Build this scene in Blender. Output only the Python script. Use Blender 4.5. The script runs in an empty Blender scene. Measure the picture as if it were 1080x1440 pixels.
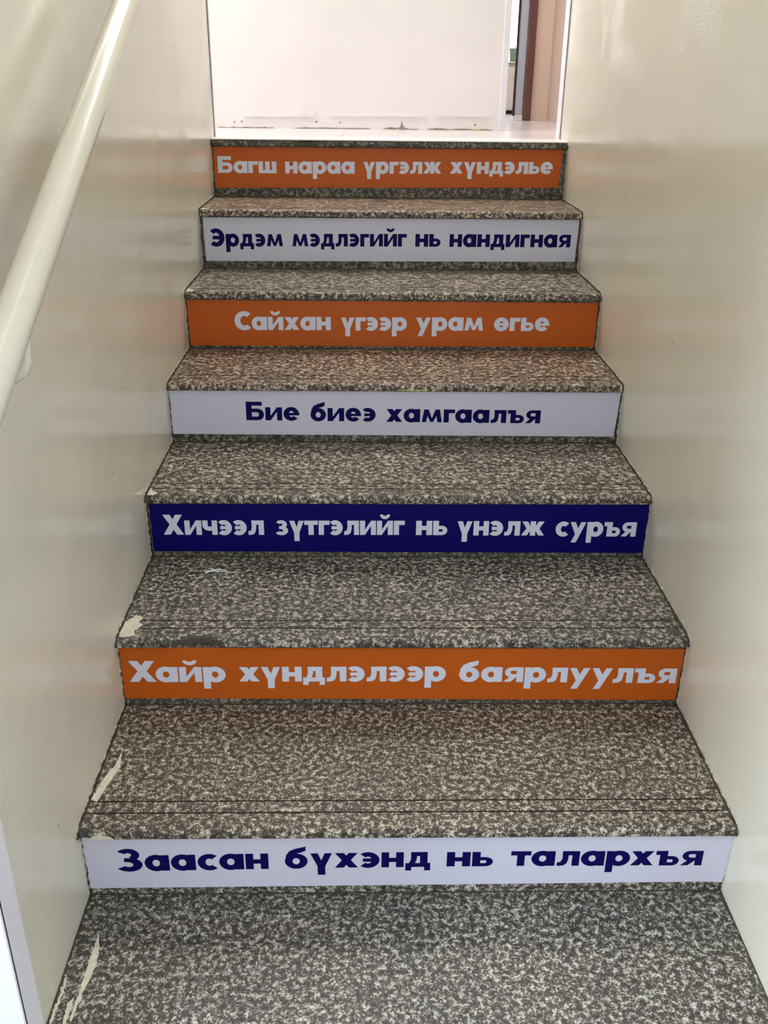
import bpy, math, random
from mathutils import Vector
random.seed(7)
sc = bpy.context.scene
COL = sc.collection

# ------------------------------------------------------------------ camera
CX, CY, CZ = -0.0777, -0.7917, 1.3043
PITCH, YAW, ROLL, FPX = 0.43763, 0.02338, 0.0118, 1310.96
cam_data = bpy.data.cameras.new('camera')
cam = bpy.data.objects.new('camera', cam_data); COL.objects.link(cam)
fw = Vector((math.sin(YAW)*math.cos(PITCH), math.cos(YAW)*math.cos(PITCH), -math.sin(PITCH)))
rt = fw.cross(Vector((0, 0, 1))).normalized(); up = rt.cross(fw)
r2 = rt*math.cos(ROLL) + up*math.sin(ROLL); u2 = -rt*math.sin(ROLL) + up*math.cos(ROLL)
from mathutils import Matrix
cam.matrix_world = Matrix(((r2.x, u2.x, -fw.x, CX), (r2.y, u2.y, -fw.y, CY), (r2.z, u2.z, -fw.z, CZ), (0, 0, 0, 1)))
cam_data.sensor_fit = 'VERTICAL'; cam_data.sensor_height = 36.0
cam_data.lens = FPX/1440*36.0
cam_data.clip_start = 0.02
sc.camera = cam

# ------------------------------------------------------------------ light
sc.view_settings.view_transform = 'Standard'; sc.view_settings.look = 'None'
sc.view_settings.gamma = 1; sc.view_settings.use_curve_mapping = False
sc.view_settings.exposure = 0.0
world = bpy.data.worlds.new('world'); sc.world = world; world.use_nodes = True
bg = world.node_tree.nodes['Background']
bg.inputs[0].default_value = (0.86, 0.92, 1.0, 1); bg.inputs[1].default_value = 1.65

def area(name, loc, target, sx, sy, power, colour):
    l = bpy.data.lights.new(name, 'AREA'); l.shape = 'RECTANGLE'; l.size = sx; l.size_y = sy
    l.energy = power; l.color = colour
    o = bpy.data.objects.new(name, l); COL.objects.link(o); o.location = loc
    o.rotation_euler = (Vector(target)-Vector(loc)).to_track_quat('-Z', 'Y').to_euler()
    return o
area('stair_fill', (0, 1.0, 3.52), (0, 1.0, 0), 0.6, 1.2, 5, (1.0, 0.93, 0.82))      # weak fill added over the stairs, no fitting there
area('hall_top_fill', (0.0, 2.68, 3.52), (0.0, 2.68, 0), 1.6, 0.4, 42, (1.0, 0.96, 0.945))    # fill added over the landing to brighten the hall
area('hall_side_fill', (-1.75, 2.69, 2.2), (0.6, 2.8, 1.5), 0.5, 1.5, 14, (0.95, 0.97, 1.0))  # added side fill for the hall; the end wall has no opening
area('lobby_window', (-2.35, -0.5, 1.3), (0.5, 0.1, 0.6), 0.9, 1.5, 90, (0.72, 0.84, 1.0))
area('recess_lamp', (0.3, 3.45, 3.3), (0.4, 3.5, 1), 0.6, 0.3, 9, (1.0, 0.93, 0.85))

# ------------------------------------------------------------------ materials
def new_mat(name):
    m = bpy.data.materials.new(name); m.use_nodes = True
    return m, m.node_tree.nodes, m.node_tree.links, m.node_tree.nodes['Principled BSDF']
def ramp(N, pts, interp='LINEAR'):
    r = N.new('ShaderNodeValToRGB'); r.color_ramp.interpolation = interp
    e = r.color_ramp.elements
    while len(e) < len(pts): e.new(0.5)
    for i, (p, c) in enumerate(pts):
        e[i].position = p; e[i].color = (*c, 1) if len(c) == 3 else c
    return r
def noise(N, L, vec, scale, detail=4, rough=0.6, dist=0.0):
    n = N.new('ShaderNodeTexNoise'); n.inputs['Scale'].default_value = scale
    n.inputs['Detail'].default_value = detail; n.inputs['Roughness'].default_value = rough
    n.inputs['Distortion'].default_value = dist
    L.new(vec, n.inputs['Vector']); return n
def mixc(N, L, fac, a, b, mode='MIX'):
    m = N.new('ShaderNodeMix'); m.data_type = 'RGBA'; m.blend_type = mode
    for s, v in ((0, fac), (6, a), (7, b)):
        if isinstance(v, (int, float)): m.inputs[s].default_value = v
        elif isinstance(v, tuple): m.inputs[s].default_value = (*v, 1)
        else: L.new(v, m.inputs[s])
    return m.outputs[2]
def coords(N, L, rnd=True, scale=None):
    tc = N.new('ShaderNodeTexCoord'); out = tc.outputs['Object']
    if rnd:
        oi = N.new('ShaderNodeObjectInfo'); mu = N.new('ShaderNodeMath'); mu.operation = 'MULTIPLY'
        mu.inputs[1].default_value = 37.0; L.new(oi.outputs['Random'], mu.inputs[0])
        ad = N.new('ShaderNodeVectorMath'); ad.operation = 'ADD'
        L.new(out, ad.inputs[0]); L.new(mu.outputs[0], ad.inputs[1]); out = ad.outputs[0]
    if scale:
        mp = N.new('ShaderNodeMapping'); mp.inputs['Scale'].default_value = scale
        L.new(out, mp.inputs['Vector']); out = mp.outputs[0]
    return out
def bump(N, L, bs, h, strength, dist):
    b = N.new('ShaderNodeBump'); b.inputs['Strength'].default_value = strength
    b.inputs['Distance'].default_value = dist; L.new(h, b.inputs['Height'])
    L.new(b.outputs[0], bs.inputs['Normal']); return b
def plain(name, colour, rough=0.5, spec=0.5, var=0.0, nscale=40, bstr=0.0, metallic=0.0):
    m, N, L, bs = new_mat(name)
    bs.inputs['Roughness'].default_value = rough; bs.inputs['Specular IOR Level'].default_value = spec
    bs.inputs['Metallic'].default_value = metallic
    v = coords(N, L)
    n = noise(N, L, v, nscale, 5)
    d = tuple(c*(1-var) for c in colour); h = tuple(min(1, c*(1+var)) for c in colour)
    r = ramp(N, [(0.3, d), (0.7, h)]); L.new(n.outputs['Fac'], r.inputs[0]); L.new(r.outputs[0], bs.inputs['Base Color'])
    if bstr: bump(N, L, bs, n.outputs['Fac'], bstr, 0.002)
    return m

def granite(name, dark, mid, light, tint):
    m, N, L, bs = new_mat(name)
    v = coords(N, L)
    big = noise(N, L, v, 100, 4, 0.66, 0.0)
    fine = noise(N, L, v, 300, 4, 0.75)
    ad = N.new('ShaderNodeMath'); ad.operation = 'MULTIPLY_ADD'; ad.inputs[1].default_value = 0.54
    L.new(big.outputs['Fac'], ad.inputs[0])
    sc2 = N.new('ShaderNodeMath'); sc2.operation = 'MULTIPLY'; sc2.inputs[1].default_value = 0.46
    L.new(fine.outputs['Fac'], sc2.inputs[0]); L.new(sc2.outputs[0], ad.inputs[2])
    r = ramp(N, [(0.43, dark), (0.505, mid), (0.535, tuple((a*0.6+b*0.4) for a, b in zip(mid, light))), (0.59, light)])
    L.new(ad.outputs[0], r.inputs[0])
    # black mica specks
    vo = N.new('ShaderNodeTexVoronoi'); vo.inputs['Scale'].default_value = 150; L.new(v, vo.inputs['Vector'])
    gate = noise(N, L, v, 60, 2)
    sm = N.new('ShaderNodeMath'); sm.operation = 'MULTIPLY_ADD'; sm.inputs[1].default_value = -0.55; sm.inputs[2].default_value = 0.42
    L.new(gate.outputs['Fac'], sm.inputs[0])
    lt = N.new('ShaderNodeMath'); lt.operation = 'LESS_THAN'; L.new(vo.outputs['Distance'], lt.inputs[0]); L.new(sm.outputs[0], lt.inputs[1])
    c = mixc(N, L, lt.outputs[0], r.outputs[0], (0.028, 0.025, 0.023))
    # broad cloudiness
    cl = noise(N, L, v, 7, 3)
    cr = ramp(N, [(0.35, (0.86, 0.86, 0.86)), (0.65, (1.12, 1.1, 1.08))]); L.new(cl.outputs['Fac'], cr.inputs[0])
    c = mixc(N, L, 1.0, c, cr.outputs[0], 'MULTIPLY')
    c = mixc(N, L, 1.0, c, tint, 'MULTIPLY')
    L.new(c, bs.inputs['Base Color'])
    bs.inputs['Roughness'].default_value = 0.40; bs.inputs['Specular IOR Level'].default_value = 0.28
    bump(N, L, bs, fine.outputs['Fac'], 0.25, 0.0006)
    return m
GD, GM, GL = (0.040, 0.032, 0.025), (0.092, 0.075, 0.060), (0.64, 0.605, 0.49)
M = {}
M['g_brown'] = granite('granite_brown', GD, GM, GL, (1.0, 0.985, 0.96))
M['g_pink'] = granite('granite_pinkish', GD, GM, GL, (1.10, 0.98, 0.93))
M['g_grey'] = granite('granite_grey', (0.038, 0.034, 0.030), (0.088, 0.078, 0.068), (0.57, 0.545, 0.455), (1, 1, 1))
M['g_dark'] = granite('granite_riser', (0.036, 0.032, 0.025), (0.075, 0.069, 0.056), (0.34, 0.33, 0.265), (1, 1, 0.97))

def wall_paint(name, colour, rough, stipple):
    m, N, L, bs = new_mat(name)
    v = coords(N, L, False)
    a = noise(N, L, v, 2.2, 3)
    r = ramp(N, [(0.35, tuple(c*0.965 for c in colour)), (0.65, tuple(min(1, c*1.03) for c in colour))])
    L.new(a.outputs['Fac'], r.inputs[0])
    # little dark nicks in the paint
    vo = N.new('ShaderNodeTexVoronoi'); vo.inputs['Scale'].default_value = 9.0; vo.inputs['Randomness'].default_value = 1
    mp = N.new('ShaderNodeMapping'); mp.inputs['Scale'].default_value = (1, 1.0, 0.55); L.new(v, mp.inputs[0]); L.new(mp.outputs[0], vo.inputs['Vector'])
    lt = N.new('ShaderNodeMath'); lt.operation = 'LESS_THAN'; lt.inputs[1].default_value = 0.020
    L.new(vo.outputs['Distance'], lt.inputs[0])
    c = mixc(N, L, lt.outputs[0], r.outputs[0], (0.23, 0.20, 0.16)); L.new(c, bs.inputs['Base Color'])
    bs.inputs['Roughness'].default_value = rough; bs.inputs['Specular IOR Level'].default_value = 0.5
    wav = noise(N, L, v, 5.0, 3, 0.5); st = noise(N, L, v, 170, 3, 0.6)
    b1 = N.new('ShaderNodeBump'); b1.inputs['Strength'].default_value = 0.35; b1.inputs['Distance'].default_value = 0.005
    L.new(wav.outputs['Fac'], b1.inputs['Height'])
    b2 = N.new('ShaderNodeBump'); b2.inputs['Strength'].default_value = stipple; b2.inputs['Distance'].default_value = 0.0012
    mk = noise(N, L, v, 3.1, 2); mr = ramp(N, [(0.50, (0.22,)*3), (0.62, (1, 1, 1))]); L.new(mk.outputs['Fac'], mr.inputs[0])
    hm = N.new('ShaderNodeMath'); hm.operation = 'MULTIPLY'; L.new(st.outputs['Fac'], hm.inputs[0]); L.new(mr.outputs[0], hm.inputs[1]); L.new(hm.outputs[0], b2.inputs['Height']); L.new(b1.outputs[0], b2.inputs['Normal']); L.new(b2.outputs[0], bs.inputs['Normal'])
    return m
M['cream'] = wall_paint('cream_gloss_paint', (0.70, 0.66, 0.54), 0.10, 0.9)
M['hall_white'] = wall_paint('white_hall_paint', (0.84, 0.81, 0.80), 0.45, 0.15)
M['beige'] = wall_paint('beige_paint', (0.78, 0.60, 0.48), 0.5, 0.1)
M['pinkbeige'] = wall_paint('pinkish_beige_paint', (0.70, 0.54, 0.46), 0.5, 0.1)
M['ceiling'] = plain('ceiling_paint', (0.82, 0.81, 0.78), 0.8)
M['pvc'] = plain('white_plastic_trim', (0.80, 0.80, 0.84), 0.3, 0.5, 0.02)
M['threshold'] = plain('white_threshold', (0.80, 0.77, 0.75), 0.3, 0.5, 0.05, 30)
M['pipe'] = plain('cream_enamel', (0.66, 0.63, 0.52), 0.16, 0.5, 0.03, 14, 0.25)
M['grout'] = plain('dark_grout', (0.07, 0.058, 0.043), 0.9, 0.1, 0.5, 120, 0.8)
M['groove'] = plain('groove_shade', (0.022, 0.018, 0.014), 0.9, 0.1)  # near-black, holds the shade inside the tread grooves
M['seam'] = plain('seam_grey', (0.10, 0.10, 0.115), 0.7, 0.2)
M['cement'] = plain('cement', (0.30, 0.28, 0.25), 0.9, 0.1, 0.2)
M['ridge'] = plain('cream_paint_ridge', (0.55, 0.53, 0.42), 0.4, 0.4, 0.25, 90, 0.8)
M['smear'] = plain('cream_paint_smear', (0.66, 0.63, 0.50), 0.5, 0.4, 0.12, 160, 0.6)
M['chip'] = plain('chipped_stone', (0.085, 0.08, 0.06), 0.9, 0.1, 0.4, 200, 0.6)
M['orange'] = plain('orange_vinyl', (0.50, 0.097, 0.006), 0.42, 0.28, 0.03, 9)
M['white_vinyl'] = plain('white_vinyl', (0.61, 0.60, 0.70), 0.42, 0.35, 0.015, 9)
M['blue'] = plain('navy_vinyl', (0.003, 0.001, 0.105), 0.42, 0.12, 0.03, 9)
M['ink_white'] = plain('white_print', (0.66, 0.68, 0.78), 0.45, 0.3, 0.01)
M['ink_navy'] = plain('navy_print', (0.003, 0.001, 0.075), 0.5, 0.1, 0.02)
M['door_brown'] = plain('brown_wood', (0.125, 0.050, 0.040), 0.35, 0.5, 0.25, 12)
M['jamb'] = plain('shaded_white_jamb', (0.50, 0.52, 0.60), 0.5, 0.4, 0.03)  # white jamb with its shadow put into the base colour
M['black'] = plain('black_edge', (0.02, 0.017, 0.015), 0.5)
M['cab'] = plain('grey_cabinet', (0.60, 0.54, 0.47), 0.5, 0.4, 0.04)
M['green'] = plain('green_plastic', (0.17, 0.27, 0.22), 0.5, 0.4, 0.2)
M['lime'] = plain('lime_paper', (0.45, 0.62, 0.16), 0.7, 0.2, 0.2)
M['stain'] = plain('exposed_plaster', (0.33, 0.29, 0.25), 0.9, 0.1, 0.35, 90)
M['fluff'] = plain('white_fluff', (0.85, 0.85, 0.86), 0.8)
m, N, L, bs = new_mat('pale_laminate')
v = coords(N, L, True, (1.5, 22, 1)); n = noise(N, L, v, 6, 5, 0.65)
r = ramp(N, [(0.3, (0.50, 0.43, 0.43)), (0.55, (0.68, 0.62, 0.62)), (0.7, (0.76, 0.71, 0.71))]); L.new(n.outputs['Fac'], r.inputs[0])
L.new(r.outputs[0], bs.inputs['Base Color']); bs.inputs['Roughness'].default_value = 0.22; M['laminate'] = m
m, N, L, bs = new_mat('window_daylight')
bs.inputs['Base Color'].default_value = (1, 1, 1, 1); bs.inputs['Emission Color'].default_value = (0.97, 1.0, 1.0, 1); bs.inputs['Emission Strength'].default_value = 2.2
M['daylight'] = m

# ------------------------------------------------------------------ helpers
def mesh_obj(name, verts, faces, mat, parent=None, loc=(0, 0, 0), smooth=False):
    """verts in world space; loc = where the object's origin goes (world)."""
    lx, ly, lz = loc
    me = bpy.data.meshes.new(name)
    me.from_pydata([(a-lx, b-ly, c-lz) for a, b, c in verts], [], faces)
    me.materials.append(M[mat]); me.update()
    if smooth:
        for p in me.polygons: p.use_smooth = True
    o = bpy.data.objects.new(name, me); COL.objects.link(o)
    o.location = loc
    if parent is not None:
        o.parent = parent
        w = Vector((0, 0, 0)); q = parent
        while q is not None: w += q.location; q = q.parent
        o.location = Vector(loc)-w
    return o
def box_vf(x0, x1, y0, y1, z0, z1):
    v = [(x, y, z) for x in (x0, x1) for y in (y0, y1) for z in (z0, z1)]
    f = [(0, 1, 3, 2), (4, 6, 7, 5), (0, 4, 5, 1), (2, 3, 7, 6), (0, 2, 6, 4), (1, 5, 7, 3)]
    return v, f
def box(name, x0, x1, y0, y1, z0, z1, mat, parent=None, bevel=0.0):
    v, f = box_vf(x0, x1, y0, y1, z0, z1)
    o = mesh_obj(name, v, f, mat, parent, ((x0+x1)/2, (y0+y1)/2, z0))
    if bevel:
        b = o.modifiers.new('bevel', 'BEVEL'); b.width = bevel; b.segments = 3; b.limit_method = 'ANGLE'
    return o
def join_vf(parts):
    V, F = [], []
    for v, f in parts:
        n = len(V); V += v; F += [tuple(i+n for i in q) for q in f]
    return V, F
def tag(o, label, cat, group=None):
    o['label'] = label; o['category'] = cat
    if group: o['group'] = group
    return o
def struct(o): o['kind'] = 'structure'; return o
def empty(name, loc):
    o = bpy.data.objects.new(name, None); COL.objects.link(o); o.location = loc; o.empty_display_size = 0.1
    return o
def jag_prism(name, pts, axis, base, thick, mat, parent=None):
    """flat irregular outline with real thickness. axis 'y': pts (x,z) on a wall facing -y; 'z': pts (x,y) lying on a floor."""
    if name == 'paint_smear':          # ragged outline
        q = []
        for (a, b), (c, d) in zip(pts, pts[1:]+pts[:1]):
            m = max(1, int(math.hypot(c-a, d-b)/0.004))
            for i in range(m): q.append((a+(c-a)*i/m+random.gauss(0, 0.0008), b+(d-b)*i/m+random.gauss(0, 0.0008 if axis == 'z' else 0.0003)))
        pts = q
    n = len(pts)
    if axis == 'y':
        V = [(x, base, z) for x, z in pts]+[(x, base-thick, z) for x, z in pts]
    else:
        V = [(x, y, base) for x, y in pts]+[(x, y, base+thick) for x, y in pts]
    F = [tuple(range(n)), tuple(range(n, 2*n))]+[(i, (i+1) % n, n+(i+1) % n, n+i) for i in range(n)]
    cx = sum(p[0] for p in V)/len(V); cy = sum(p[1] for p in V)/len(V)
    me = mesh_obj(name, V, F, mat, parent, (cx, cy, min(p[2] for p in V)))
    import bmesh
    b = bmesh.new(); b.from_mesh(me.data); bmesh.ops.recalc_face_normals(b, faces=b.faces); b.to_mesh(me.data); b.free()
    return me
def tube_vf(path, radius, seg=20, caps=True):
    V, F = [], []
    path = [Vector(p) for p in path]
    n = len(path)
    rad = radius if isinstance(radius, (list, tuple)) else [radius]*n
    ref = Vector((1, 0, 0))
    for i, p in enumerate(path):
        t = (path[min(i+1, n-1)]-path[max(i-1, 0)]).normalized()
        if abs(t.dot(ref)) > 0.9: ref = Vector((0, 0, 1))
        a = (ref-t*ref.dot(t)).normalized(); ref = a; b = t.cross(a)
        for k in range(seg):
            an = 2*math.pi*k/seg
            q = p+(a*math.cos(an)+b*math.sin(an))*rad[i]
            V.append(tuple(q))
    for i in range(n-1):
        for k in range(seg):
            F.append((i*seg+k, i*seg+(k+1) % seg, (i+1)*seg+(k+1) % seg, (i+1)*seg+k))
    if caps:
        F.append(tuple(range(seg-1, -1, -1))); F.append(tuple((n-1)*seg+k for k in range(seg)))
    return V, F

# ------------------------------------------------------------------ setting
HW = 0.557                         # half width between the stair walls
Z = [0.0, 0.1573, 0.3171, 0.4701, 0.6249, 0.7811, 0.9502, 1.12]
YF = [None, 0.3973, 0.7327, 1.0678, 1.3898, 1.6983, 2.0149, 2.3174]     # nosing fronts
YR = [None, 0.4121, 0.7459, 1.0769, 1.4010, 1.7111, 2.0294, 2.3326]     # riser faces
ZT = 1.122
CEIL = 3.6
struct(box('floor', -2.4, 2.4, -2.6, 0.43, -0.12, 0.0, 'g_grey'))
lf = struct(box('wall_left', -HW-0.25, -HW, 0.108, 2.42, -0.12, CEIL, 'cream'))
rf = struct(box('wall_right', HW, HW+0.25, 0.108, 2.515, -0.12, CEIL, 'cream'))
struct(box('wall_lobby_left', -2.4, -HW-0.25, 0.108, 0.37, -0.12, CEIL, 'cream'))
struct(box('wall_lobby_right', HW+0.25, 2.4, 0.108, 0.37, -0.12, CEIL, 'cream'))
struct(box('ceiling', -2.4, 2.4, -1.6, 4.2, CEIL, CEIL+0.1, 'ceiling'))
# upper hall
hall = struct(box('floor_upper', -2.0, 2.0, 2.345, 5.8, 0.9, ZT-0.004, 'cement'))
YH = 2.985
wb = struct(box('wall_back', -2.0, 0.43, YH, YH+0.12, 1.0, CEIL, 'hall_white'))
struct(box('wall_back_right', 1.15, 2.0, YH, YH+0.12, 1.0, CEIL, 'hall_white'))
struct(box('wall_hall_end_left', -2.1, -2.0, 2.42, YH+0.12, 1.0, CEIL, 'hall_white'))
struct(box('wall_hall_end_right', 2.0, 2.1, 2.42, YH+0.12, 1.0, CEIL, 'hall_white'))
struct(box('wall_hall_front_left', -2.0, -HW-0.25, 2.32, 2.42, 1.0, CEIL, 'hall_white'))
struct(box('wall_hall_front_right', HW+0.25, 2.0, 2.32, 2.42, 1.0, CEIL, 'hall_white'))
# recess beyond the hall opening
struct(box('wall_recess_end', 0.692, 0.772, 3.93, 4.05, 1.0, CEIL, 'beige'))
struct(box('wall_recess_right', 0.772, 0.9, 3.105, 4.05, 1.0, CEIL, 'pinkbeige'))
struct(box('wall_recess_left', -0.75, -0.65, YH+0.12, 5.8, 1.0, CEIL, 'hall_white'))
struct(box('wall_recess_lintel', -0.65, 0.772, 3.93, 4.05, 3.1, CEIL, 'beige'))
struct(box('wall_room_far_below', -0.65, 2.0, 5.6, 5.7, 1.0, 1.30, 'hall_white'))
struct(box('wall_room_right', 1.9, 2.0, 4.05, 5.6, 1.0, CEIL, 'hall_white'))
struct(box('wall_room_front', 0.9, 1.9, 3.95, 4.05, 1.0, CEIL, 'hall_white'))
# window of the room beyond: bright sky behind glass, frame round it
w = struct(empty('window_1', (0.6, 5.6, 1.30)))
box('window_pane', -0.60, 1.88, 5.64, 5.65, 1.30, 3.4, 'daylight', w)
for x in (-0.62, 0.2, 1.02, 1.84): box('window_mullion', x, x+0.05, 5.58, 5.64, 1.30, 3.4, 'pvc', w)
box('window_sill', -0.62, 1.89, 5.5, 5.6, 1.28, 1.305, 'pvc', w)
struct(box('trim_5', -0.65, 1.9, 5.60, 5.68, 3.4, CEIL, 'hall_white'))

# laminate boards of the upper floor: each board is a piece of the floor
yb = 2.455; row = 0
while yb < 5.55:
    x = -0.75-0.3*(row % 3)
    while x < 1.3:
        x1 = x+0.9
        if not (yb > 3.0 and x1 < -0.6):
            box('floor_board', x+0.0006, x1-0.0006, yb+0.0008, yb+0.0962-0.0008, ZT-0.004, ZT, 'laminate', hall)
        x = x1
    yb += 0.0962; row += 1
box('threshold_strip', -HW+0.001, HW+0.03, 2.3185, 2.4545, ZT-0.002, ZT+0.0015, 'threshold', hall, 0.001)

# plastic corner trims
def corner_trim(name, side, y_edge, near, z0, z1, wide, label=None):
    s = -1 if side == 'left' else 1
    e = empty(name, (s*HW, y_edge, z0)); struct(e)
    xa, xb = sorted((s*(HW-0.004), s*(HW+0.0)))
    if near:
        box('side_strip', xa, xb, y_edge-0.006, y_edge+wide, z0, z1, 'pvc', e, 0.0012)
        xa, xb = sorted((s*(HW-0.004), s*(HW+0.09)))
        box('face_strip', xa, xb, y_edge-0.008, y_edge, z0, z1, 'pvc', e, 0.0015)
    else:
        box('side_strip', xa, xb, y_edge-wide, y_edge+0.006, z0, z1, 'pvc', e, 0.0008)
        box('gap_line', *sorted((s*(HW-0.0012), s*HW)), y_edge-wide-0.005, y_edge-wide-0.0002, z0, z1, 'seam', e)
    return e
corner_trim('trim_1', 'left', 0.108, True, 0.0, 3.0, 0.045)
corner_trim('trim_2', 'right', 0.108, True, 0.0, 3.0, 0.03)
corner_trim('trim_3', 'left', 2.42, False, ZT, CEIL, 0.002)
corner_trim('trim_4', 'right', 2.515, False, ZT, CEIL, 0.055)

# hall opening casing (white strip at the end of the back wall)
struct(box('trim_6', 0.424, 0.447, YH-0.006, YH+0.128, ZT, CEIL, 'pvc', None, 0.002))

# door frame of the room beyond
d = struct(empty('door_1', (0.66, 3.93, ZT)))
box('door_frame', 0.657, 0.6918, 3.90, 3.945, ZT, 3.1, 'door_brown', d, 0.004)
box('door_jamb', 0.620, 0.656, 3.93, 3.945, ZT, 3.1, 'jamb', d, 0.002)
box('door_seal', 0.6095, 0.6195, 3.925, 3.935, ZT+0.02, 3.1, 'black', d)
box('jamb_foot', 0.622, 0.655, 3.905, 3.93, ZT, ZT+0.022, 'threshold', d, 0.002)

# peeling plaster low on the hall wall
def jagline(x0, x1, z, amp, n):
    return [(x0+(x1-x0)*i/n, z+random.uniform(-amp, amp)) for i in range(n+1)]
patches = [(-0.525, -0.265, 1.169, 0.0075, 26), (-0.20, 0.15, 1.172, 0.0012, 20), (0.19, 0.39, 1.176, 0.002, 16)]
for x0, x1, z, amp, n in patches:
    top = jagline(x0, x1, z, amp, n)
    if n == 26:
        top = [(x, zz+0.014*max(0, (i-16)/10)) for i, (x, zz) in enumerate(top)]
        top[21] = (top[21][0], top[21][1]+0.02); top[22] = (top[22][0], top[22][1]+0.014)
    pts = [(x1, z-0.012)]+[(x, z-0.006-abs(random.gauss(0, 0.0015))) for x in [x1-(x1-x0)*k/n for k in range(1, n)]]+[(x0, z-0.010)]
    jag_prism('plaster_flake', top+pts, 'y', YH, 0.0045 if n == 26 else 0.0028, 'hall_white', wb)
for cx, cz, sx, sz in ((0.060, 1.128, 0.017, 0.026), (-0.259, 1.146, 0.005, 0.006), (-0.537, 1.145, 0.006, 0.004), (-0.565, 1.142, 0.004, 0.004),
                       (0.335, 1.141, 0.005, 0.004), (-0.17, 1.145, 0.004, 0.003), (0.02, 1.1255, 0.03, 0.004), (0.20, 1.1255, 0.028, 0.0045), (0.29, 1.126, 0.022, 0.003)):
    if sz > 0.02:
        pts = [(cx-sx, cz-0.005), (cx-0.3*sx, cz+0.2*sz), (cx, cz+sz), (cx+0.25*sx, cz+0.35*sz), (cx+0.7*sx, cz+0.1*sz), (cx+sx, cz-0.005)]
    else:
        pts = [(cx+sx*math.cos(a)*random.uniform(0.6, 1.1), cz+sz*math.sin(a)*random.uniform(0.6, 1.1)) for a in [k*math.pi/4 for k in range(8)]]
    jag_prism('bare_patch', pts, 'y', YH, 0.0008, 'stain', wb)
for x0, x1 in ((-0.63, -0.42), (-0.34, -0.06), (0.05, 0.12), (0.16, 0.40)):
    n = 14; top = jagline(x0, x1, ZT+0.0035, 0.0018, n)
    jag_prism('floor_gap', top+[(x1, ZT), (x0, ZT)], 'y', YH, 0.001, 'stain', wb)

# ------------------------------------------------------------------ the stairs
st = tag(empty('staircase', (0, 0.41, 0)), 'straight flight of speckled brown granite steps rising between two cream walls to the white hall', 'staircase')
XS = 0.5525
def nose_profile(k):
    """outline of the tread cross-section in (y, z): rounded nosing, two cut grooves on top"""
    yf, zt, yb, t = YF[k], Z[k], (YR[k+1]+0.012 if k < 7 else 2.345), 0.0185
    P = [(yb, zt-t), (yf+0.004, zt-t)]
    for a in (240, 210, 190): P.append((yf+0.004+0.004*math.cos(math.radians(a)), zt-t+0.004+0.004*math.sin(math.radians(a))))
    r = 0.008
    for a in (180, 160, 140, 120, 105, 90): P.append((yf+r+r*math.cos(math.radians(a)), zt-r+r*math.sin(math.radians(a))))
    if k < 7:
        for g in (0.0445, 0.0728):
            w = 0.0018; y = yf+g
            P += [(y-w, zt), (y-w*0.9, zt-0.0035), (y+w*0.9, zt-0.0035), (y+w, zt)]
    P.append((yb, zt))
    return P
tint = {1: 'g_brown', 2: 'g_grey', 3: 'g_brown', 4: 'g_pink', 5: 'g_brown', 6: 'g_pink', 7: 'g_dark'}
CHIPS = {2: [(-0.452, -0.350, 0.015)], 7: [(-0.30, -0.22, 0.004)], 5: [(0.05, 0.055, 0.003)], 1: [(-0.556, -0.535, 0.006)], 3: [(-0.556, -0.54, 0.005)]}
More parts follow.
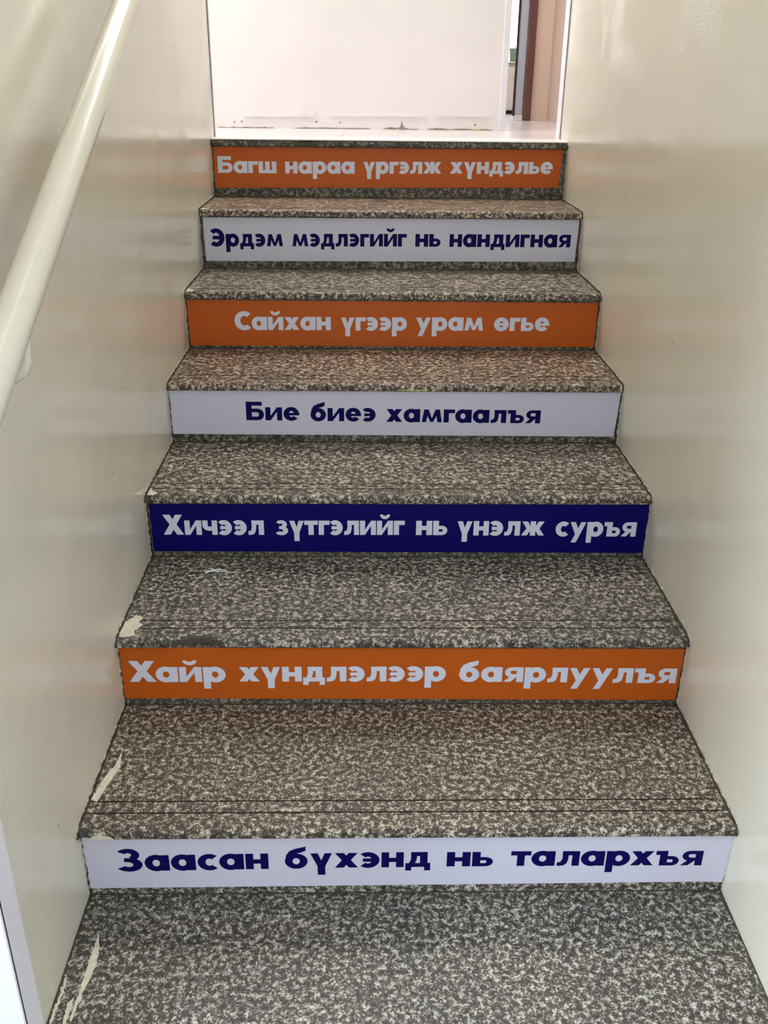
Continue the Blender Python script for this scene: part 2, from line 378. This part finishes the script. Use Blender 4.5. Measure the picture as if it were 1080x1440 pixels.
for k in range(1, 8):
    P = nose_profile(k); n = len(P); S = 221
    V, F = [], []
    for i in range(S):
        x = -XS+2*XS*i/(S-1)
        rr = random.gauss(0, 0.00035)
        for j, (y, z) in enumerate(P):
            yy, zz = y, z
            if 1 <= j <= 10:
                yy += abs(rr) if j < 9 else 0
                for a, b, dp in CHIPS.get(k, []):
                    if a < x < b:
                        u = math.sin(math.pi*(x-a)/(b-a))**0.7
                        if j <= 6: yy += dp*u*(1+random.uniform(-.1, .1)); 
                        if j in (7, 8, 9, 10): yy += dp*u*0.9; zz -= 0.0022*u
            V.append((x, yy, zz))
    for i in range(S-1):
        for j in range(n):
            F.append((i*n+j, i*n+(j+1) % n, (i+1)*n+(j+1) % n, (i+1)*n+j))
    F += [tuple(range(n-1, -1, -1)), tuple((S-1)*n+j for j in range(n))]
    tr = mesh_obj('tread', V, F, tint[k], st, (0, (YF[k]+YR[k])/2, Z[k]))
    if k < 7:
        for gg in (0.0445, 0.0728):
            box('groove_shade', -XS+0.001, XS-(0.03 if k == 1 else 0.002), YF[k]+gg-0.0016, YF[k]+gg+0.0016, Z[k]-0.0035, Z[k]-0.0003, 'groove', tr)  # dark strip painted in for the shade down in the groove
    tr.data.materials.append(M['chip'])
    for fi, p in enumerate(tr.data.polygons):
        if fi < (S-1)*n and 1 <= fi % n <= 9:
            x = -XS+2*XS*(fi//n+0.5)/(S-1)
            for a, b, dp in CHIPS.get(k, []):
                if a < x < b and math.sin(math.pi*(x-a)/(b-a)) > (0.12 if fi % n < 7 else 0.55): p.material_index = 1
    # riser slab below the nosing
    z0 = Z[k-1]; z1 = Z[k]-0.0187
    ri = box('riser', -XS, XS, YR[k], YR[k]+0.0115, z0+0.0012, z1, 'g_dark' if k > 1 else 'g_grey', st, 0.0006)
    g = box('grout_line', -XS, XS, YR[k]-0.0012, YR[k]+0.001, z0, z0+0.0022, 'grout', st)
    # cement core of the step
    yb_ = 2.345
    box('step_core', -HW+0.001, HW-0.001, YR[k]+0.0118, (YR[k+1]+0.0117 if k < 7 else yb_-0.001), (0.0 if k == 1 else Z[k-1]-0.2), Z[k]-0.0188, 'cement', st)
    # dark dirty joints along both walls, with the ridge of old paint beside them
    for s in (-1, 1):
        path = [(YR[k]-0.0005, Z[k-1]+0.001), (YR[k]-0.0005, Z[k]-0.019), (YF[k]+0.001, Z[k]-0.017), (YF[k]+0.001, Z[k]-0.006), (YF[k]+0.008, Z[k]+0.0006)]
        yend = YR[k+1] if k < 7 else 2.33
        path.append((yend-0.001, Z[k]+0.0006))
        pts = []
        for (a, b), (c, d2) in zip(path, path[1:]):
            m = max(1, int(math.hypot(c-a, d2-b)/0.006))
            for q in range(m): pts.append((a+(c-a)*q/m, b+(d2-b)*q/m))
        pts.append(path[-1])
        V, F = [], []
        for (y, z) in pts:
            wd = random.uniform(0.0008, 0.0048)
            h = random.uniform(0.0, 0.0012)
            V += [(s*(HW-wd), y-h*0.3, z-0.0004), (s*(HW-wd*0.5), y-0.0012-h, z+0.0008+h), (s*(HW-0.0002), y-0.0008, z+0.0008)]
        for q in range(len(pts)-1):
            for e in (0, 1): F.append((q*3+e, q*3+e+1, q*3+4+e, q*3+3+e))
        mesh_obj('side_joint', V, F, 'grout', st, (s*HW, YR[k], Z[k-1]))
        # lumpy ridge of cream paint
        V, F = [], []
        for (y, z) in pts:
            hgt = max(0.0008, random.gauss(0.0038, 0.0022)); th = max(0.0004, random.gauss(0.0018, 0.0010))
            V += [(s*(HW-0.0002), y-0.0012, z+0.0012), (s*(HW-th), y-0.001-hgt*0.5, z+0.001+hgt*0.6), (s*(HW-0.0001), y-hgt*1.2-0.001, z+0.001+hgt*1.5)]
        for q in range(len(pts)-1):
            for e in (0, 1): F.append((q*3+e, q*3+e+1, q*3+4+e, q*3+3+e))
        mesh_obj('paint_ridge', V, F, 'ridge', st, (s*HW, YR[k], Z[k-1]), True)
    if k == 2:
        # rough scar where the nosing is broken, and old paint splashed on the left corner
        jag_prism('paint_smear', [(-0.552, 0.748), (-0.538, 0.744), (-0.522, 0.753), (-0.528, 0.768), (-0.514, 0.79), (-0.524, 0.80), (-0.520, 0.818), (-0.535, 0.826), (-0.543, 0.810), (-0.551, 0.80)], 'z', Z[2], 0.0006, 'smear', tr)
    if k == 1:
        jag_prism('paint_smear', [(-0.552, 0.475), (-0.540, 0.47), (-0.535, 0.50), (-0.522, 0.56), (-0.528, 0.60), (-0.533, 0.56), (-0.544, 0.53)], 'z', Z[1], 0.0006, 'smear', tr)
        jag_prism('paint_smear', [(-0.540, 0.1405), (-0.495, 0.1405), (-0.500, 0.147), (-0.515, 0.1505), (-0.53, 0.149)], 'y', YF[1]+0.0008, 0.0012, 'smear', tr)
    if k == 4:
        jag_prism('paint_smear', [(0.0, 0.6105), (0.075, 0.6095), (0.078, 0.6125), (0.05, 0.6115), (0.02, 0.6125)], 'y', YF[4]+0.0006, 0.0012, 'lime', tr)
    if k in (3, 5, 6):
        jag_prism('paint_smear', [(-0.552, YF[k]+0.008), (-0.538, YF[k]+0.007), (-0.530, YF[k]+0.02), (-0.545, YF[k]+0.03), (-0.551, YF[k]+0.05)], 'z', Z[k], 0.0005, 'smear', tr)
struct_floor = bpy.data.objects['floor']
for pts in ([(-0.520, 0.330), (-0.512, 0.30), (-0.508, 0.27), (-0.516, 0.22), (-0.521, 0.17), (-0.524, 0.17), (-0.522, 0.24), (-0.522, 0.28)],
            [(-0.551, 0.25), (-0.547, 0.24), (-0.549, 0.17), (-0.553, 0.14), (-0.553, 0.19)],
            [(-0.535, 0.20), (-0.529, 0.21), (-0.527, 0.16), (-0.533, 0.15)]):
    jag_prism('paint_smear', pts, 'z', 0.0, 0.0006, 'smear', struct_floor)
for s in (-1, 1):   # joint of the lowest slab along the walls
    V, F = [], []
    n = 48
    for q in range(n+1):
        y = 0.125+(0.411-0.125)*q/n; wd = random.uniform(0.001, 0.006)
        V += [(s*(HW-wd), y, 0.0), (s*(HW-wd*0.5), y, 0.0016), (s*(HW-0.0002), y, 0.001)]
    for q in range(n):
        for e in (0, 1): F.append((q*3+e, q*3+e+1, q*3+4+e, q*3+3+e))
    mesh_obj('side_joint', V, F, 'grout', struct_floor, (s*HW, 0.27, 0))

# ------------------------------------------------------------------ lettering
def arc(cx, cy, rx, ry, ix, iy, a0, a1, n=None):
    ix *= 0.82; iy *= 0.86; ry += 0.012; rx += 0.015
    n = n or max(4, int(abs(a1-a0)/9))
    out = []
    for i in range(n):
        a = math.radians(a0+(a1-a0)*i/n); b = math.radians(a0+(a1-a0)*(i+1)/n)
        out.append([(cx+rx*math.cos(a), cy+ry*math.sin(a)), (cx+rx*math.cos(b), cy+ry*math.sin(b)),
                    (cx+ix*math.cos(b), cy+iy*math.sin(b)), (cx+ix*math.cos(a), cy+iy*math.sin(a))])
    return out
def R(x0, y0, x1, y1): x0 -= 0.028; x1 += 0.028; y0 -= 0.014; y1 += 0.014; return [[(x0, y0), (x1, y0), (x1, y1), (x0, y1)]]
S_, B_ = 0.34, 0.26
G = {}
G['а'] = (1.16, arc(.54, .5, .56, .53, .22, .245, 0, 360)+R(.83, 0, 1.16, 1))
G['р'] = (1.17, arc(.63, .5, .56, .53, .22, .245, 0, 360)+R(0, -.46, .33, 1))
G['г'] = (.78, R(0, 0, .34, 1)+R(.3, .73, .78, 1))
G['ш'] = (1.52, R(0, 0, .33, 1)+R(.595, 0, .925, 1)+R(1.19, 0, 1.52, 1)+R(.1, 0, 1.4, .25))
G['н'] = (1.08, R(0, 0, .34, 1)+R(.74, 0, 1.08, 1)+R(.3, .36, .8, .63))
G['ү'] = (1.10, [[(0, 1), (.38, 1), (.56, .50), (.38, .04)], [(1.10, 1), (.72, 1), (.54, .50), (.72, .04)], [(.38, .04), (.55, .5), (.72, .04)]]+R(.38, -.46, .72, .1))
G['у'] = (1.17, [[(0, 1), (.38, 1), (.66, .42), (.43, .08)], [(1.17, 1), (.80, 1), (.14, -.46), (.52, -.46)]])
G['э'] = (.95, arc(.38, .5, .57, .53, .23, .27, -132, 132)+R(.14, .40, .75, .60))
G['е'] = (1.12, arc(.56, .5, .56, .53, .225, .27, 8, 322)+R(.2, .40, 1.115, .57))
G['л'] = (1.12, R(.79, 0, 1.12, 1)+R(.28, .73, 1.0, 1)+[[(.27, 1), (.59, 1), (.57, .42), (.26, .50)], [(.26, .50), (.57, .42), (.50, .15), (.20, .31)], [(.20, .31), (.50, .15), (.34, .01), (.13, .26)], [(.13, .26), (.34, .01), (.0, -.02), (0, .25)]])
G['ж'] = (1.72, R(.69, 0, 1.03, 1)+[[(.03, 1), (.45, 1), (.78, .5), (.38, .5)], [(0, 0), (.43, 0), (.78, .5), (.38, .5)], [(1.69, 1), (1.27, 1), (.94, .5), (1.34, .5)], [(1.72, 0), (1.29, 0), (.94, .5), (1.34, .5)]])
G['х'] = (1.16, [[(-.01, 0), (.45, 0), (1.16, 1), (.70, 1)], [(1.18, 0), (.71, 0), (0, 1), (.46, 1)]])
G['д'] = (1.22, R(0, 0, 1.22, .25)+R(0, -.24, .26, .1)+R(.96, -.24, 1.22, .1)+R(.74, .1, 1.07, 1)+R(.28, .74, 1.0, 1)+[[(.27, 1), (.58, 1), (.55, .5), (.25, .5)], [(.25, .5), (.55, .5), (.44, .2), (.12, .2)]])
G['ь'] = (.95, R(0, 0, .34, 1)+R(.3, 0, .6, .21)+R(.3, .43, .6, .64)+arc(.6, .32, .36, .32, .07, .11, -90, 90))
G['ъ'] = (1.17, R(.22, 0, .56, 1)+R(0, .74, .5, 1)+R(.5, 0, .82, .21)+R(.5, .43, .82, .64)+arc(.82, .32, .36, .32, .07, .11, -90, 90))
G['м'] = (1.50, [[(0, 0), (.34, 0), (.50, 1), (.17, 1)], [(1.50, 0), (1.16, 0), (1.00, 1), (1.33, 1)], [(.17, 1), (.50, 1), (.86, .02), (.64, .02)], [(1.33, 1), (1.00, 1), (.64, .02), (.86, .02)]])
G['и'] = (1.18, R(0, 0, .33, 1)+R(.85, 0, 1.18, 1)+[[(.10, 0), (.36, 0), (1.08, 1), (.82, 1)]])
G['й'] = (1.18, G['и'][1]+arc(.59, 1.46, .37, .31, .20, .10, 180, 360))
G['я'] = (1.08, R(.75, 0, 1.08, 1)+R(.44, .79, .8, 1)+R(.44, .33, .8, .53)+arc(.44, .665, .38, .335, .09, .115, 90, 270)+[[(-.02, 0), (.38, 0), (.80, .42), (.42, .44)]])
G['б'] = (1.14, arc(.56, .48, .56, .51, .22, .235, 0, 360)+[[(0.0, .48), (.33, .55), (.38, .85), (.05, .88)], [(.05, .88), (.38, .85), (.54, .99), (.22, 1.16)], [(.22, 1.16), (.54, .99), (.80, 1.06), (.52, 1.32)], [(.52, 1.32), (.80, 1.06), (1.04, 1.17), (.82, 1.40)], [(.82, 1.40), (1.04, 1.17), (1.06, 1.46), (1.0, 1.46)]])
G['ч'] = (1.02, R(.69, 0, 1.02, 1)+R(0, .62, .33, 1)+arc(.42, .66, .42, .36, .09, .09, 180, 275)+R(.40, .30, .8, .57))
G['з'] = (.90, arc(.40, .735, .42, .30, .12, .09, -70, 152)+arc(.40, .29, .50, .32, .17, .10, -150, 82)+R(.26, .42, .52, .60))
G['т'] = (.98, R(0, .73, .98, 1)+R(.32, 0, .66, .8))
G['с'] = (.95, arc(.57, .5, .57, .53, .23, .27, 48, 312))
G['ө'] = (1.14, arc(.57, .5, .57, .53, .22, .27, 0, 360)+R(.2, .41, .94, .57))
C_ = 1.42
G['Б'] = (1.27, R(0, 0, .37, C_)+R(.3, 1.13, 1.13, C_)+R(.3, 0, .82, .27)+R(.3, .62, .82, .89)+arc(.82, .445, .45, .445, .11, .175, -90, 90))
G['Э'] = (1.28, arc(.52, .71, .76, .74, .38, .45, -135, 135)+R(.22, .57, 1.05, .84))
G['С'] = (1.25, arc(.76, .71, .76, .74, .38, .45, 47, 313))
G['Х'] = (1.46, [[(0, 0), (.50, 0), (1.44, C_), (.94, C_)], [(1.48, 0), (.98, 0), (.02, C_), (.52, C_)]])
G['З'] = (1.18, arc(.50, 1.05, .56, .40, .20, .14, -70, 150)+arc(.50, .42, .66, .45, .26, .17, -148, 82)+R(.32, .61, .66, .84))
def lay_word(w, x0, x1, za, zb, xh, y, V, F):
    gap = 0.135; tot = sum(G[c][0] for c in w)+gap*(len(w)-1)
    # tighter side bearings next to open diagonals
    kern = {('г', 'э'): -.05, ('т', 'а'): -.05, ('г', 'а'): -.06, ('р', 'х'): -.05, ('Х', 'а'): -.1, ('ү', 'т'): -.06, ('у', 'л'): -.06, ('г', 'ш'): 0.0}
    tot += sum(kern.get(p, 0) for p in zip(w, w[1:]))
    sx = (x1-x0)/tot; cur = 0.0
    for i, c in enumerate(w):
        wd, polys = G[c]
        lev = 0; prev = None
        for q, poly in enumerate(polys):
            n = len(V)
            if prev is not None and not (math.dist(prev[1], poly[0]) < 1e-6 and len(poly) == 4): lev += 1
            prev = poly
            for (px, py) in poly:
                X = x0+(cur+px)*sx; u = (X-x0)/(x1-x0)
                V.append((X, y-0.00003*lev, za+(zb-za)*u+py*xh))
            ar = sum(poly[a][0]*poly[(a+1) % len(poly)][1]-poly[(a+1) % len(poly)][0]*poly[a][1] for a in range(len(poly)))
            idx = list(range(n, n+len(poly)))
            F.append(tuple(idx if ar > 0 else idx[::-1]))
        cur += wd+gap+(kern.get((c, w[i+1]), 0) if i+1 < len(w) else 0)

STRIPS = {   # corners x0,x1 (top), x0,x1 (bottom), z left top, z right top, z left bottom, z right bottom ; material ; words
 1: ((-.5565, .5565, -.5535, .5545), (.1325, .1325, .0160, .0225), 'white_vinyl', 'ink_navy',
     [('Заасан', -.4986, -.2424, .0557, .0593, .0350), ('бүхэнд', -.2129, .037, .0601, .062, .0338), ('нь', .067, .1455, .0626, .0623, .0325), ('талархъя', .178, .5109, .0628, .0614, .0332)]),
 2: ((-.5550, .5550, -.5545, .5520), (.2935, .2885, .1735, .1665), 'orange', 'ink_white',
     [('Хайр', -.5403, -.3521, .2134, .2129, .0345), ('хүндлэлээр', -.3241, .0835, .2137, .2138, .0340), ('баярлуулъя', .1119, .5454, .2129, .2079, .0340)]),
 3: ((-.5505, .5550, -.5490, .5550), (.4500, .4500, .3320, .3285), 'blue', 'ink_white',
     [('Хичээл', -.5235, -.3017, .3738, .3741, .0343), ('зүтгэлийг', -.2736, .0116, .3742, .3743, .034), ('нь', .039, .107, .3741, .374, .0342), ('үнэлж', .1305, .3256, .3734, .373, .0344), ('суръя', .3515, .5317, .3717, .3708, .0346)]),
 4: ((-.5550, .5545, -.5530, .5480), (.6062, .6062, .4920, .4890), 'white_vinyl', 'ink_navy',
     [('Бие', -.3688, -.2393, .5291, .5287, .0334), ('биеэ', -.2106, -.0504, .5275, .5272, .0336), ('хамгаалъя', -.0234, .3591, .526, .5235, .0335)]),
 5: ((-.5530, .5520, -.5510, .5510), (.7575, .7560, .6335, .6350), 'orange', 'ink_white',
     [('Сайхан', -.4278, -.1703, .6775, .6785, .0345), ('үгээр', -.1413, .0355, .6775, .6785, .0348), ('урам', .0619, .2443, .6787, .6794, .0348), ('өгье', .2741, .4233, .6788, .6797, .0351)]),
 6: ((-.5480, .5500, -.5460, .5470), (.9270, .9290, .8030, .8085), 'white_vinyl', 'ink_navy',
     [('Эрдэм', -.5291, -.3176, .8453, .8468, .035), ('мэдлэгийг', -.2905, .0447, .8468, .8492, .0354), ('нь', .0719, .1446, .8492, .8495, .0355), ('нандигная', .1726, .5289, .8493, .8505, .0356)]),
 7: ((-.5520, .5455, -.5510, .5390), (1.0988, 1.1000, .9771, .9867), 'orange', 'ink_white',
     [('Багш', -.5389, -.3574, 1.0225, 1.0225, .0338), ('нараа', -.3277, -.1112, 1.0221, 1.0237, .0344), ('үргэлж', -.0825, .1636, 1.0239, 1.0259, .0343), ('хүндэлье', .1919, .5161, 1.0262, 1.0285, .0342)]),
}
LABELS = {
 1: 'white vinyl strip with navy letters on the lowest riser, nearest the bottom slab',
 2: 'bright orange vinyl strip with white letters on the second riser, under the chipped tread edge',
 3: 'navy blue vinyl strip with white letters, the only dark blue one on the stairs',
 4: 'white vinyl strip with short navy writing, directly above the dark blue strip',
 5: 'orange vinyl strip with white letters in the middle, between two white strips',
 6: 'white vinyl strip with navy letters filling its width, just below the topmost orange strip',
 7: 'topmost orange vinyl strip with white letters, under the landing edge',
}
for k, (xs, zs, mat, ink, ws) in STRIPS.items():
    y0 = YR[k]; nx, nz = 90, 4
    V, F = [], []
    curl = {1: 0.0022}.get(k, 0.0)
    for layer in (0, 1):
        for j in range(nz+1):
            v_ = j/nz
            for i in range(nx+1):
                u_ = i/nx
                xa = xs[2]+(xs[0]-xs[2])*v_; xb = xs[3]+(xs[1]-xs[3])*v_
                za = zs[2]+(zs[0]-zs[2])*v_; zb = zs[3]+(zs[1]-zs[3])*v_
                x = xa+(xb-xa)*u_; z = za+(zb-za)*u_
                lift = curl*max(0, (u_-0.965)/0.035)**2*(0.4+0.6*(1-v_) if k == 2 else 1)
                V.append((x, y0-0.0002-0.0007*layer-lift, z))
    n = (nx+1)*(nz+1)
    for j in range(nz):
        for i in range(nx):
            a = j*(nx+1)+i
            F.append((n+a, n+a+1, n+a+nx+2, n+a+nx+1)); F.append((a, a+nx+1, a+nx+2, a+1))
    rim = [i for i in range(nx+1)]+[j*(nx+1)+nx for j in range(1, nz+1)]+[nz*(nx+1)+i for i in range(nx-1, -1, -1)]+[j*(nx+1) for j in range(nz-1, 0, -1)]
    for a, b in zip(rim, rim[1:]+rim[:1]): F.append((a, b, n+b, n+a))
    o = mesh_obj('vinyl_strip', V, F, mat, None, (0, y0, zs[3]))
    tag(o, LABELS[k], 'sticker', 'slogan strips on the stair risers')
    for w in ws:
        V, F = [], []
        lay_word(*w, y0-0.0011, V, F)
        mesh_obj('lettering', V, F, ink, o, ((w[1]+w[2])/2, y0-0.0011, w[3]))

# ------------------------------------------------------------------ handrail
XR, Z0, SL, RAD = -0.49, 0.8875, 0.5013, 0.0233
h = tag(empty('handrail', (XR, 0.2, Z0+0.2*SL)), 'cream painted round pipe handrail sloping up along the left wall', 'handrail')
V, F = tube_vf([(XR, y, Z0+y*SL) for y in [-0.55+i*0.1 for i in range(31)]], RAD, 32)
mesh_obj('rail', V, F, 'pipe', h, (XR, 0.2, Z0+0.2*SL), True)
for yb_ in (0.335, 2.0):
    zc = Z0+yb_*SL
    b = []
    pth = [(XR, yb_, zc-RAD+0.004), (XR, yb_-0.006, zc-0.052), (XR-0.001, yb_-0.010, zc-0.072), (XR-0.006, yb_-0.012, zc-0.084), (XR-0.016, yb_-0.013, zc-0.090), (XR-0.035, yb_-0.013, zc-0.092), (-HW+0.001, yb_-0.013, zc-0.092)]
    V, F = tube_vf(pth, [0.0085, 0.0065, 0.0075, 0.0085, 0.0085, 0.0075, 0.0075], 14)
    br = mesh_obj('bracket', V, F, 'pipe', h, (XR, yb_, zc), True)
    V, F = tube_vf([(-HW+0.0005, yb_-0.013, zc-0.092), (-HW+0.004, yb_-0.013, zc-0.092), (-HW+0.006, yb_-0.013, zc-0.092)], [0.011, 0.011, 0.008], 24)
    mesh_obj('wall_plate', V, F, 'pipe', br, (-HW, yb_, zc-0.09), True)

# ------------------------------------------------------------------ small loose things
V, F = [], []
def strand(p, q, r, sag=0.002):
    pts = []
    for i in range(7):
        u = i/6; pts.append((p[0]+(q[0]-p[0])*u+random.uniform(-.001, .001), p[1]+(q[1]-p[1])*u+random.uniform(-.0015, .0015), p[2]+(q[2]-p[2])*u+sag*math.sin(u*math.pi)))
    return tube_vf(pts, r, 6)
zt = Z[2]+0.0012
V, F = join_vf([strand((-0.425, 1.006, zt), (-0.36, 1.002, zt), 0.0009), strand((-0.425, 1.000, zt), (-0.392, 1.016, zt), 0.0016), strand((-0.418, 1.022, zt), (-0.397, 1.001, zt), 0.0014), strand((-0.41, 1.012, zt), (-0.38, 1.010, zt), 0.0011)])
tag(mesh_obj('paper_scrap', V, F, 'fluff', None, (-0.40, 1.008, Z[2])), 'small shredded white paper scrap lying on the tread below the navy strip', 'scrap')
jp = jag_prism('paper_scrap', [(0.322, 2.955), (0.335, 2.948), (0.352, 2.952), (0.366, 2.949), (0.371, 2.962), (0.350, 2.968), (0.33, 2.966)], 'z', ZT, 0.003, 'lime')
tag(jp, 'tiny lime green paper scrap on the hall floor against the white back wall', 'scrap')

# cabinet and green tub glimpsed through the doorway
c = tag(empty('cabinet', (0.72, 4.83, ZT)), 'low grey beige cabinet under the bright window, glimpsed through the doorway', 'cabinet')
box('body', 0.20, 0.90, 4.72, 5.15, ZT+0.018, 1.372, 'cab', c, 0.003)
box('gap_shade', 0.22, 0.88, 4.76, 5.13, ZT, ZT+0.018, 'black', c)  # black block painted in for the shade under the cabinet
for x in (0.203, 0.552):
    dd = box('door', x+0.002, x+0.345, 4.706, 4.7195, ZT+0.022, 1.355, 'cab', c, 0.002)
    kx = x+0.175
    V, F = tube_vf([(kx, 4.7065, 1.30), (kx, 4.695, 1.30), (kx, 4.688, 1.30)], [0.004, 0.008, 0.006], 12)
    mesh_obj('knob', V, F, 'black', dd, (kx, 4.70, 1.30), True)
box('top', 0.195, 0.905, 4.70, 5.16, 1.3725, 1.38, 'cab', c, 0.002)
V, F = tube_vf([(0.735, 4.80, 1.380), (0.735, 4.80, 1.382), (0.735, 4.80, 1.432), (0.735, 4.80, 1.438), (0.735, 4.80, 1.446)], [0.028, 0.030, 0.034, 0.037, 0.037], 20)
tag(mesh_obj('tub', V, F, 'green', None, (0.735, 4.80, 1.380), True), 'small green plastic tub standing on the grey cabinet beyond the doorway', 'tub')
